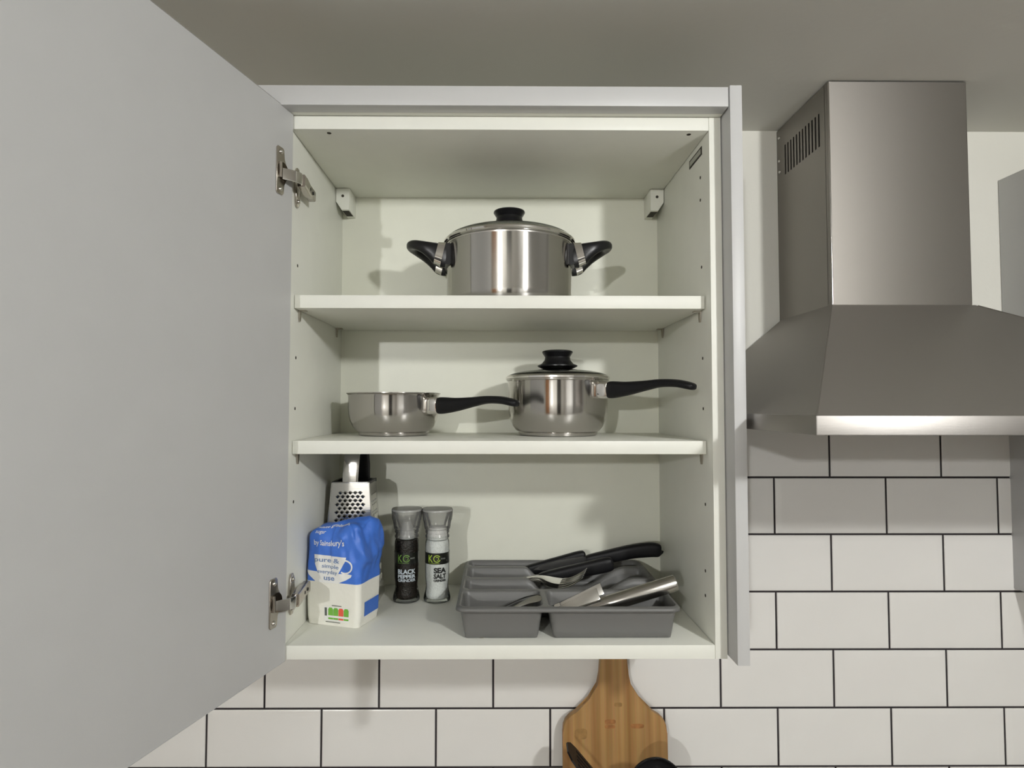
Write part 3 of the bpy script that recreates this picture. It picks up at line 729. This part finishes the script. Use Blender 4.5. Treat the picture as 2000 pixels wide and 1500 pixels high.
decal([(.0012, .0762), (.0200, .0750), (.0500, .0745), (.0650, .0752), (.0730, .0740), (.0715, .0705), (.0640, .0660), (.0560, .0625), (.0520, .0605), (.0180, .0605), (.0120, .0650), (.0055, .0700)], bf(.0005), PWHITE, body, 'printed_saucer')
lettering('pure &', .0155, .0545, .0870, .0955, bf(.0010), PSLATE, body, .015)
lettering('simple', .0270, .0535, .0795, .0865, bf(.0010), PSLATE, body, .01)
lettering('everyday', .0205, .0515, .0715, .0785, bf(.0010), PSLATE, body, .01)
lettering('use', .0310, .0470, .0640, .0690, bf(.0010), PSLATE, body, .02)
lettering("by Sainsbury's", .0125, .0610, .1090, .1175, bf(.0008), PWHITE, body, .012)
lettering('sugar', .0130, .0290, .1245, .1305, bf(.0010), PWHITE, body, .005)
lettering('white granulated', .0120, .0680, .1350, .1425, bf(.0010), PWHITE, body, .012)
# nutrition panel
decal([(.0310, .0070), (.0700, .0070), (.0700, .0270), (.0310, .0270)], bf(.0005), PWHITE, body, 'nutrition_panel')
for k, mt in enumerate((PGREEN, PGREEN, PRED, PGREEN)):
    s_ = .0375 + k * .0080
    decal([(s_, .0150), (s_ + .0076, .0150), (s_ + .0076, .0235), (s_ + .006, .0260), (s_ + .0016, .0260), (s_, .0235)], bf(.0008), mt, body, 'nutrition_block')
    decal([(s_, .0095), (s_ + .0076, .0095), (s_ + .0076, .0120), (s_, .0120)], bf(.0008), mt, body, 'nutrition_block')
decal([(.0320, .0140), (.0355, .0140), (.0355, .0255), (.0320, .0255)], bf(.0008), PGREYL, body, 'printed_mark')
decal([(.0430, .0285), (.0580, .0285), (.0580, .0295), (.0430, .0295)], bf(.0008), PGREYL, body, 'printed_line')
decal([(.0330, .0050), (.0560, .0050), (.0560, .0060), (.0330, .0060)], bf(.0008), PGREYL, body, 'printed_line')
decal([(BW + .011, .0130), (BW + .050, .0130), (BW + .050, .0330), (BW + .011, .0330)], bf(.0007), PBLUE, body, 'printed_blue_box')

# ================================================================== BOX GRATER
gcx, gy0, gy1, gh = .0448, .1690, .2240, .1905
def gcorner(z):         # half widths at height z, front y, back y
    k = (gh - z) / gh
    return .0298 + .0140 * k, gy0 - .0105 * k, gy1 + .0120 * k
grat = thing('box_grater', 'stainless steel box grater standing behind the sugar bag', 'grater', (gcx, .196, 0))
def perforated(name, corner, nu, nv, hole, u0, u1, v0, v1, mat, parent, lip, slit=False):
    """corner(u, v, out) bilinear face; a field of cut holes with raised lips, plain sheet around"""
    v = []; f = []
    def P(u, w_, o_=0.0): v.append(corner(u, w_, o_)); return len(v) - 1
    def Q(a0, a1, b0, b1): f.append((P(a0, b0), P(a1, b0), P(a1, b1), P(a0, b1)))
    Q(0, 1, 0, v0); Q(0, 1, v1, 1); Q(0, u0, v0, v1); Q(u1, 1, v0, v1)
    du, dv = (u1 - u0) / nu, (v1 - v0) / nv; lv = []; lf = []
    for j in range(nv):
        b0, b1 = v0 + j * dv, v0 + (j + 1) * dv
        sh_ = .5 if (j % 2 and not slit) else 0
        if sh_: Q(u0, u0 + du / 2, b0, b1); Q(u1 - du / 2, u1, b0, b1)
        for i in range(nu - (1 if sh_ else 0)):
            a0 = u0 + (i + sh_) * du; a1 = a0 + du; ca, cb = (a0 + a1) / 2, (b0 + b1) / 2
            if slit: dia = [(ca - du * .42, cb - dv * .22), (ca - du * .02, cb - dv * .36), (ca + du * .42, cb + dv * .22), (ca + du * .02, cb + dv * .36)]
            else: dia = [(ca, b0 + dv * (.5 - hole)), (ca + du * hole * .9, cb), (ca, b1 - dv * (.5 - hole)), (ca - du * hole * .9, cb)]
            o_ = [P(a0, b0), P(a1, b0), P(a1, b1), P(a0, b1)]; h_ = [P(*q) for q in dia]
            for k in range(4):
                f.append((o_[k], o_[(k + 1) % 4], h_[k]) if slit else (o_[k], o_[(k + 1) % 4], h_[k]))
                f.append((o_[(k + 1) % 4], h_[(k + 1) % 4], h_[k]))
            # raised cutting lip over the upper edges of the hole
            for k in ((1, 2, 3) if not slit else (2, 3)):
                p_, q_ = dia[k], dia[(k + 1) % 4] if k < 3 else dia[0]
                if k == 3 and not slit: continue
                mid = ((p_[0] + q_[0]) / 2, (p_[1] + q_[1]) / 2); ox, oy = (mid[0] - ca) * .55, (mid[1] - cb) * .55
                n0 = len(lv)
                lv.extend([corner(*p_, 0), corner(*q_, 0), corner(p_[0] * .85 + ca * .15, p_[1] * .85 + cb * .15, lip), corner(q_[0] * .85 + ca * .15, q_[1] * .85 + cb * .15, lip), corner(p_[0] + ox, p_[1] + oy, 0), corner(q_[0] + ox, q_[1] + oy, 0)])
                lf.extend([(n0, n0 + 1, n0 + 3, n0 + 2), (n0 + 2, n0 + 3, n0 + 5, n0 + 4)])
    o = pyd(name, v, f, mat, parent)
    l_ = pyd('cutting_teeth', lv, lf, CUTLERY, o); l_['kind'] = 'stuff'
    return o
def front_face(u, w_, o_=0):
    z = w_ * gh; hw, yf, yb_ = gcorner(z); return Vector((gcx - hw + 2 * hw * u, yf - o_, z))
def right_face(u, w_, o_=0):
    z = w_ * gh; hw, yf, yb_ = gcorner(z); return Vector((gcx + hw + o_, yf + (yb_ - yf) * u, z))
def left_face(u, w_, o_=0):
    z = w_ * gh; hw, yf, yb_ = gcorner(z); return Vector((gcx - hw - o_, yf + (yb_ - yf) * u, z))
def back_face(u, w_, o_=0):
    z = w_ * gh; hw, yf, yb_ = gcorner(z); return Vector((gcx - hw + 2 * hw * u, yb_ + o_, z))
perforated('front_plate', front_face, 6, 26, .43, .12, .88, .10, .93, GRATER, grat, .0022)
perforated('right_plate', right_face, 5, 9, .3, .16, .84, .12, .90, GRATER, grat, .0007, True)
pyd('left_plate', [left_face(0, 0), left_face(1, 0), left_face(1, 1), left_face(0, 1)], [(0, 1, 2, 3)], GRATER, grat)
pyd('rear_plate', [back_face(0, 0), back_face(1, 0), back_face(1, 1), back_face(0, 1)], [(0, 1, 2, 3)], GRATER, grat)
hw, yf, yb_ = gcorner(gh)
# black top frame
bm = bmesh.new()
for (xa, xb, ya_, yb2) in ((gcx - hw - .0006, gcx + hw + .0006, yf + .001, yf + .005), (gcx - hw - .0006, gcx + hw + .0006, yb_ - .005, yb_ + .0006), (gcx - hw - .0006, gcx - hw + .004, yf + .005, yb_ - .005), (gcx + hw - .004, gcx + hw + .0002, yf + .005, yb_ - .005)):
    add_box(bm, xa, xb, ya_, yb2, gh - .004, gh + .0012)
bm_obj('top_frame', bm, BLACK, grat)
for u0_ in (0, 1):      # folded front edges
    tube('edge_fold', [front_face(u0_, .01), front_face(u0_, .995)], (.0008, .0008), GRATER, grat, 8)
tube('top_fold', [front_face(.02, 1.0), front_face(.98, 1.0)], (.0010, .0010), CHROME, grat, 8)
# strap handle from front to back with a black grip
hx = gcx - .0005
ctrl = [(hx, yf + .0015, gh - .003), (hx, yf + .0015, gh + .012), (hx + .001, yf + .004, gh + .034), (hx + .001, yf + .010, gh + .0465), (hx + .001, yf + .020, gh + .0505), (hx + .001, yb_ - .018, gh + .0505), (hx + .001, yb_ - .008, gh + .0465), (hx, yb_ - .0035, gh + .034), (hx, yb_ - .002, gh + .010), (hx, yb_ - .002, gh - .003)]
st = tube('strap_handle', spline(ctrl, 48), (.0013, .0125), GRATER, grat, 12, upv=(1, 0, 0), power=5)
tube('grip', [(hx + .001, yf + .014, gh + .0480), (hx + .001, .1965, gh + .0490), (hx + .001, yb_ - .012, gh + .0480)], [(.0050, .0150), (.0055, .0155), (.0050, .0150)], BLACK, st, 16, upv=(1, 0, 0), power=4)
tube('rear_strap_shade', [(hx + .004, yb_ - .006, gh + .0480), (hx + .006, yb_ - .0045, gh + .024), (hx + .006, yb_ - .0040, gh - .001)], [(.0025, .0150)] * 3, BLACK, st, 16, upv=(1, 0, 0), power=4)  # black strip over the rear strap, its shaded side put into colour

# ================================================================== SALT AND PEPPER GRINDERS
def speckle(name, c0, c1, scale, bump=.6):
    m, nt, b = mat_new(name); N, Lk = nt.nodes, nt.links
    tc = N.new('ShaderNodeTexCoord'); vo = N.new('ShaderNodeTexVoronoi'); vo.inputs['Scale'].default_value = scale; Lk.new(tc.outputs['Object'], vo.inputs['Vector'])
    r = N.new('ShaderNodeValToRGB'); r.color_ramp.elements[0].color = (*c0, 1); r.color_ramp.elements[1].color = (*c1, 1); Lk.new(vo.outputs['Color'], r.inputs[0]); Lk.new(r.outputs[0], b.inputs['Base Color'])
    bp = N.new('ShaderNodeBump'); bp.inputs['Strength'].default_value = bump; bp.inputs['Distance'].default_value = .001; bp.invert = True
    Lk.new(vo.outputs['Distance'], bp.inputs['Height']); Lk.new(bp.outputs[0], b.inputs['Normal'])
    b.inputs['Roughness'].default_value = .5
    return m
PEPPERM = speckle('black peppercorns', (.004, .003, .002), (.022, .013, .008), 420)
SALTM = speckle('white salt crystals', (.66, .66, .64), (.84, .84, .82), 520, .35)
BANDM = pmat('black label band', (.008, .009, .007), .3, coat=.5)
LIME = pmat('lime green print', (.36, .50, .05), .5); LIMED = pmat('green print dull', (.13, .26, .04), .5)
SILV = pmat('pale silver blue print', (.50, .56, .60), .4); INK = pmat('black print', (.010, .010, .010), .4); GREYP = pmat('grey print', (.16, .17, .15), .5)
def grinder(name, label, cx, cy, face, fill, pepper):
    g = thing(name, label, 'grinder', (cx, cy, 0), 'spice grinders')
    c = (cx, cy, .0003)
    contents = [(0, .0045), (.0150, .0045), (.0172, .0075), (.0178, .0125), (.0168, .020), (.0170, .027), (.0182, .036), (.0186, .050), (.0186, .085), (.0180, .092), (.0165, .097), (0, .0975)]
    body = lathe('contents', contents, c, fill, g, 56, angle=60)
    glass = [(0, 0), (.0190, 0), (.0212, .0014), (.0216, .0048), (.0206, .0100), (.0186, .0170), (.0178, .0230), (.0180, .0290), (.0190, .0380), (.0193, .0500), (.0193, .0880), (.0188, .0950), (.0172, .1000), (.0172, .1040)]
    lathe('glass_jar', glass, c, GLASS, g, 64, angle=60)
    neck = [(.0172, .1005), (.0192, .1010), (.0194, .1035), (.0180, .1055), (.0178, .1080), (.0192, .1090), (.0194, .1120), (.0180, .1135), (.0180, .1160)]
    lathe('neck_ring', neck, c, CAPM, g, 56, angle=40)
    if not pepper: lathe('neck_fill', [(0, .0985), (.0160, .0985), (.0155, .108), (.012, .118), (0, .119)], c, fill, g, 40)
    else: lathe('mill_core', [(0, .0985), (.0120, .0985), (.0110, .112), (.006, .126), (0, .127)], c, pmat('mill core plastic', (.42, .42, .41), .35), g, 32)
    capp = [(.0180, .1135), (.0204, .1145), (.0212, .1180), (.0216, .1220), (.0224, .1265), (.0226, .1275), (.0234, .1285), (.0242, .1340), (.0246, .1390), (.0247, .1450), (.0238, .1468), (.0, .1472)]
    cp = lathe('grinder_cap', capp, c, CAPM, g, 64, angle=40)
    lathe('cap_inner', [(.0125, .1150), (.0150, .1250), (.0185, .1340), (.0205, .1430), (.0, .1440)], c, CAPM, cp, 48)
    lathe('cap_top', [(.0, .1462), (.0232, .1462), (.0238, .1450), (.0238, .1430), (.0215, .1424), (.0, .1424)], c, FROST, cp, 48)
    lathe('base_ring', [(.0192, .0006), (.0210, .0020), (.0212, .0045), (.0202, .0062)], c, CAPM, g, 56)
    R = .0193
    def on(out):
        def fn(s, z):
            a = face + s / R; rr = R + out
            return Vector((cx + rr * math.sin(a), cy - rr * math.cos(a), z))
        return fn
    # printed band
    bm = bmesh.new(); n_ = 48; rings = []
    for z in (.0615, .0792):
        rings.append([bm.verts.new((cx + (R + .0004) * math.cos(2 * PI * k / n_), cy + (R + .0004) * math.sin(2 * PI * k / n_), z)) for k in range(n_)])
    for k in range(n_): bm.faces.new((rings[0][k], rings[0][(k + 1) % n_], rings[1][(k + 1) % n_], rings[1][k]))
    band = bm_obj('label_band', bm, BANDM, g, smooth=True)
    lc = LIMED if pepper else LIME
    lettering('K', -.0148, -.0072, .0650, .0762, on(.0007), lc, band, .01)
    # round open letter with a dot
    for (ra, wd, a0, a1) in ((.0057, .0013, .55, 2 * PI - .35), (.0030, .0009, -1.6, 2.2)):
        pts = [(-.0008 + ra * math.cos(a0 + (a1 - a0) * k / 30), .0706 + ra * math.sin(a0 + (a1 - a0) * k / 30)) for k in range(31)]
        ptsi = [(-.0008 + (ra - wd) * math.cos(a0 + (a1 - a0) * k / 30), .0706 + (ra - wd) * math.sin(a0 + (a1 - a0) * k / 30)) for k in range(31)]
        bm = bmesh.new(); fn = on(.0007); A_ = [bm.verts.new(fn(*q)) for q in pts]; B_ = [bm.verts.new(fn(*q)) for q in ptsi]
        for k in range(30): bm.faces.new((A_[k], A_[k + 1], B_[k + 1], B_[k]))
        bm_obj('logo_ring', bm, lc, band)
    for k in range(4): decal([(.0052 + k * .0020, .0695), (.0066 + k * .0020, .0695), (.0066 + k * .0020, .0716), (.0052 + k * .0020, .0716)], on(.0007), GREYP, band, 'logo_mark')
    decal([(-.0148, .0631), (.0030, .0631), (.0030, .0636), (-.0148, .0636)], on(.0007), lc, band, 'logo_line')
    if pepper:
        lettering('BLACK', -.0150, .0145, .0462, .0535, on(.0005), SILV, body, .03, .95)
        lettering('PEPPER', -.0150, .0145, .0395, .0450, on(.0005), SILV, body, .03, .95)
        lettering('GRINDER', -.0150, .0145, .0340, .0385, on(.0005), SILV, body, .02, .95)
    else:
        lettering('SEA', -.0060, .0145, .0478, .0565, on(.0005), INK, body, .045, .95)
        lettering('SALT', -.0060, .0145, .0393, .0468, on(.0005), INK, body, .04, .95)
        lettering('GRINDER', -.0060, .0145, .0345, .0383, on(.0005), INK, body, .03, .95)
grinder('pepper_grinder', 'clear grinder filled with black peppercorns, beside the sugar bag', .1318, .1895, .17, PEPPERM, True)
grinder('salt_grinder', 'clear grinder filled with white sea salt, beside the pepper', .1812, .1880, .12, SALTM, False)

# ================================================================== BELOW THE CABINET
ZW = -.515
wt = box('worktop', X0 + .01, 1.95, -.305, YW - .002, ZW - .038, ZW, WORK, None, .002); tag(wt, 'grey laminate worktop below the tiled wall', 'worktop')
for k in range(3):
    xa = -.62 + k * .602
    bc = thing('base_cabinet', ('grey base cabinet under the worktop, on the left', 'grey base cabinet under the worktop, in the middle', 'grey base cabinet under the worktop, below the hood')[k], 'cabinet', (xa + .3, 0, ZF), 'base cabinets')
    box('body', xa, xa + .6, -.26, YP - .001, ZF + .15, ZW - .0385, WHITE, bc, .001)
    box('plinth', xa, xa + .6, -.22, -.2, ZF + .0005, ZF + .149, GREY, bc)
    dr = box('door', xa + .002, xa + .598, -.28, -.261, ZF + .155, ZW - .045, GREY, bc, .001)
    tube('handle', [(xa + .52, -.281, ZW - .25), (xa + .52, -.305, ZW - .25), (xa + .52, -.305, ZW - .10), (xa + .52, -.281, ZW - .10)], (.005, .005), CHROME, dr, 10, upv=(1, 0, 0))
# cutting board leaning on the tiles
def wood_mat():
    m, nt, b = mat_new('bamboo strips'); N, Lk = nt.nodes, nt.links
    tc = N.new('ShaderNodeTexCoord'); mp = N.new('ShaderNodeMapping'); mp.inputs['Scale'].default_value = (58, 1, .9); Lk.new(tc.outputs['Object'], mp.inputs[0])
    n1 = N.new('ShaderNodeTexNoise'); n1.inputs['Scale'].default_value = 1.0; n1.inputs['Detail'].default_value = 2; Lk.new(mp.outputs[0], n1.inputs['Vector'])
    r1 = N.new('ShaderNodeValToRGB'); r1.color_ramp.elements[0].position = .35; r1.color_ramp.elements[1].position = .65
    r1.color_ramp.elements[0].color = (.32, .155, .042, 1); r1.color_ramp.elements[1].color = (.50, .29, .105, 1); Lk.new(n1.outputs['Fac'], r1.inputs[0])
    mp2 = N.new('ShaderNodeMapping'); mp2.inputs['Scale'].default_value = (500, 1, 12); Lk.new(tc.outputs['Object'], mp2.inputs[0])
    n2 = N.new('ShaderNodeTexNoise'); n2.inputs['Detail'].default_value = 3; n2.inputs['Scale'].default_value = 1.0; Lk.new(mp2.outputs[0], n2.inputs['Vector'])
    mx = N.new('ShaderNodeMix'); mx.data_type = 'RGBA'; mx.blend_type = 'MULTIPLY'; mx.inputs['Factor'].default_value = .35
    Lk.new(r1.outputs[0], mx.inputs['A']); Lk.new(n2.outputs['Color'], mx.inputs['B']); Lk.new(mx.outputs['Result'], b.inputs['Base Color'])
    b.inputs['Roughness'].default_value = .5
    return m
WOOD = wood_mat(); KNOT = pmat('bamboo node mark', (.30, .125, .036), .5, var=.3, vscale=120); KNOT2 = pmat('bamboo node mark pale', (.30, .165, .05), .5, var=.2, vscale=120)
board = thing('chopping_board', 'bamboo paddle chopping board leaning against the tiles', 'chopping board', (.484, .262, ZW))
bx = .4818
half = [(.0905, ZW + .004), (.0903, -.252), (.0893, -.2400), (.0855, -.2315), (.0785, -.2245), (.0660, -.2175), (.0530, -.2090), (.0420, -.1985), (.0345, -.1870), (.0292, -.1735), (.0256, -.156), (.0234, -.133), (.0232, -.110), (.0228, -.085), (.0200, -.068), (.0140, -.058), (.0060, -.0545)]
out = [(bx - a, z) for a, z in half] + [(bx + a, z) for a, z in half[::-1]]
def bplane(u, z, d):       # leaning: front face y at height z, d = depth behind the face
    k = (z - ZW) / (-.0545 - ZW); return (u, .2480 + .0360 * k + d, z)
paddle = prism('paddle', out, bplane, 0, .0148, WOOD, board, .003)
for u, z, a, b_, mt in ((.4225, -.2525, .0110, .0090, KNOT2), (.4735, -.2330, .0095, .0040, KNOT), (.4730, -.2410, .0090, .0030, KNOT), (.5200, -.2400, .0120, .0038, KNOT), (.4880, -.2050, .0070, .0035, KNOT2)):
    pts = [(u + a * math.copysign(abs(math.cos(q)) ** .6, math.cos(q)), z + b_ * math.copysign(abs(math.sin(q)) ** .6, math.sin(q))) for q in [2 * PI * k / 20 for k in range(20)]]
    pyd('bamboo_node', [bplane(p_, q_, -.0002) for p_, q_ in pts], [tuple(range(20))], mt, paddle)
# utensil jar with two black utensils
jc = (.480, .185, ZW)
jar = thing('utensil_jar', 'pale round utensil jar on the worktop in front of the board', 'jar', jc)
lathe('jar_body', [(0, .0005), (.050, .0005), (.054, .004), (.056, .02), (.056, .145), (.0575, .150), (.0545, .151), (.052, .146), (.052, .012), (0, .010)], jc, JARM, jar, 48)
sl = thing('slotted_turner', 'black slotted turner tilted left in front of the chopping board', 'turner', (.452, .19, ZW + .012))
tube('handle', [(.505, .188, ZW + .013), (.490, .194, -.40), (.4590, .1975, -.3085)], [(.006, .004), (.006, .004), (.005, .0035)], BLACKM, sl, 12)
# blade: long rounded plate seen almost edge on, with three slots
bd = Vector((-.66, .05, .75)).normalized(); bs = Vector((.24, .90, -.24)); bs = (bs - bd * bs.dot(bd)).normalized(); bn = bd.cross(bs)
org = Vector((.4180, .2000, -.2690))
bm = bmesh.new()
def bl(u, w_, d): return org + bs * u + bd * w_ + bn * d
ol = [(-.010, -.060), (.010, -.060), (.026, -.045), (.031, -.02), (.031, .012), (.026, .030), (.012, .040), (-.012, .040), (-.026, .030), (-.031, .012), (-.031, -.02), (-.026, -.045)]
strips = [(-.031, -.0225), (-.0165, -.0085), (-.0035, .0035), (.0085, .0165), (.0225, .031)]
for a, b_ in strips:
    add_prism(bm, [(a, -.025), (b_, -.025), (b_, .018), (a, .018)], bl, -.0014, .0014)
add_prism(bm, [(-.010, -.060), (.010, -.060), (.026, -.045), (.031, -.025), (-.031, -.025), (-.026, -.045)], bl, -.0014, .0014)
add_prism(bm, [(-.031, .018), (.031, .018), (.027, .031), (.014, .040), (-.014, .040), (-.027, .031)], bl, -.0014, .0014)
bm_obj('slotted_blade', bm, BLACKM, sl)
ld = thing('serving_spoon', 'black round-headed serving spoon in front of the chopping board', 'spoon', (.500, .18, ZW + .012))
tube('handle', [(.492, .160, ZW + .013), (.510, .164, -.42), (.525, .167, -.328)], [(.006, .004), (.006, .004), (.005, .0045)], BLACKM, ld, 12)
bm = bmesh.new(); bmesh.ops.create_uvsphere(bm, u_segments=40, v_segments=24, radius=1)
bmesh.ops.delete(bm, geom=[q for q in bm.verts if q.co.y < -.1], context='VERTS')
for q in bm.verts: q.co = Vector((.5270 + q.co.x * .0440, .168 + q.co.y * .020, -.2830 + q.co.z * .0460))
o = bm_obj('bowl', bm, BLACKM, ld, smooth=True); s_ = o.modifiers.new('thickness', 'SOLIDIFY'); s_.thickness = .002
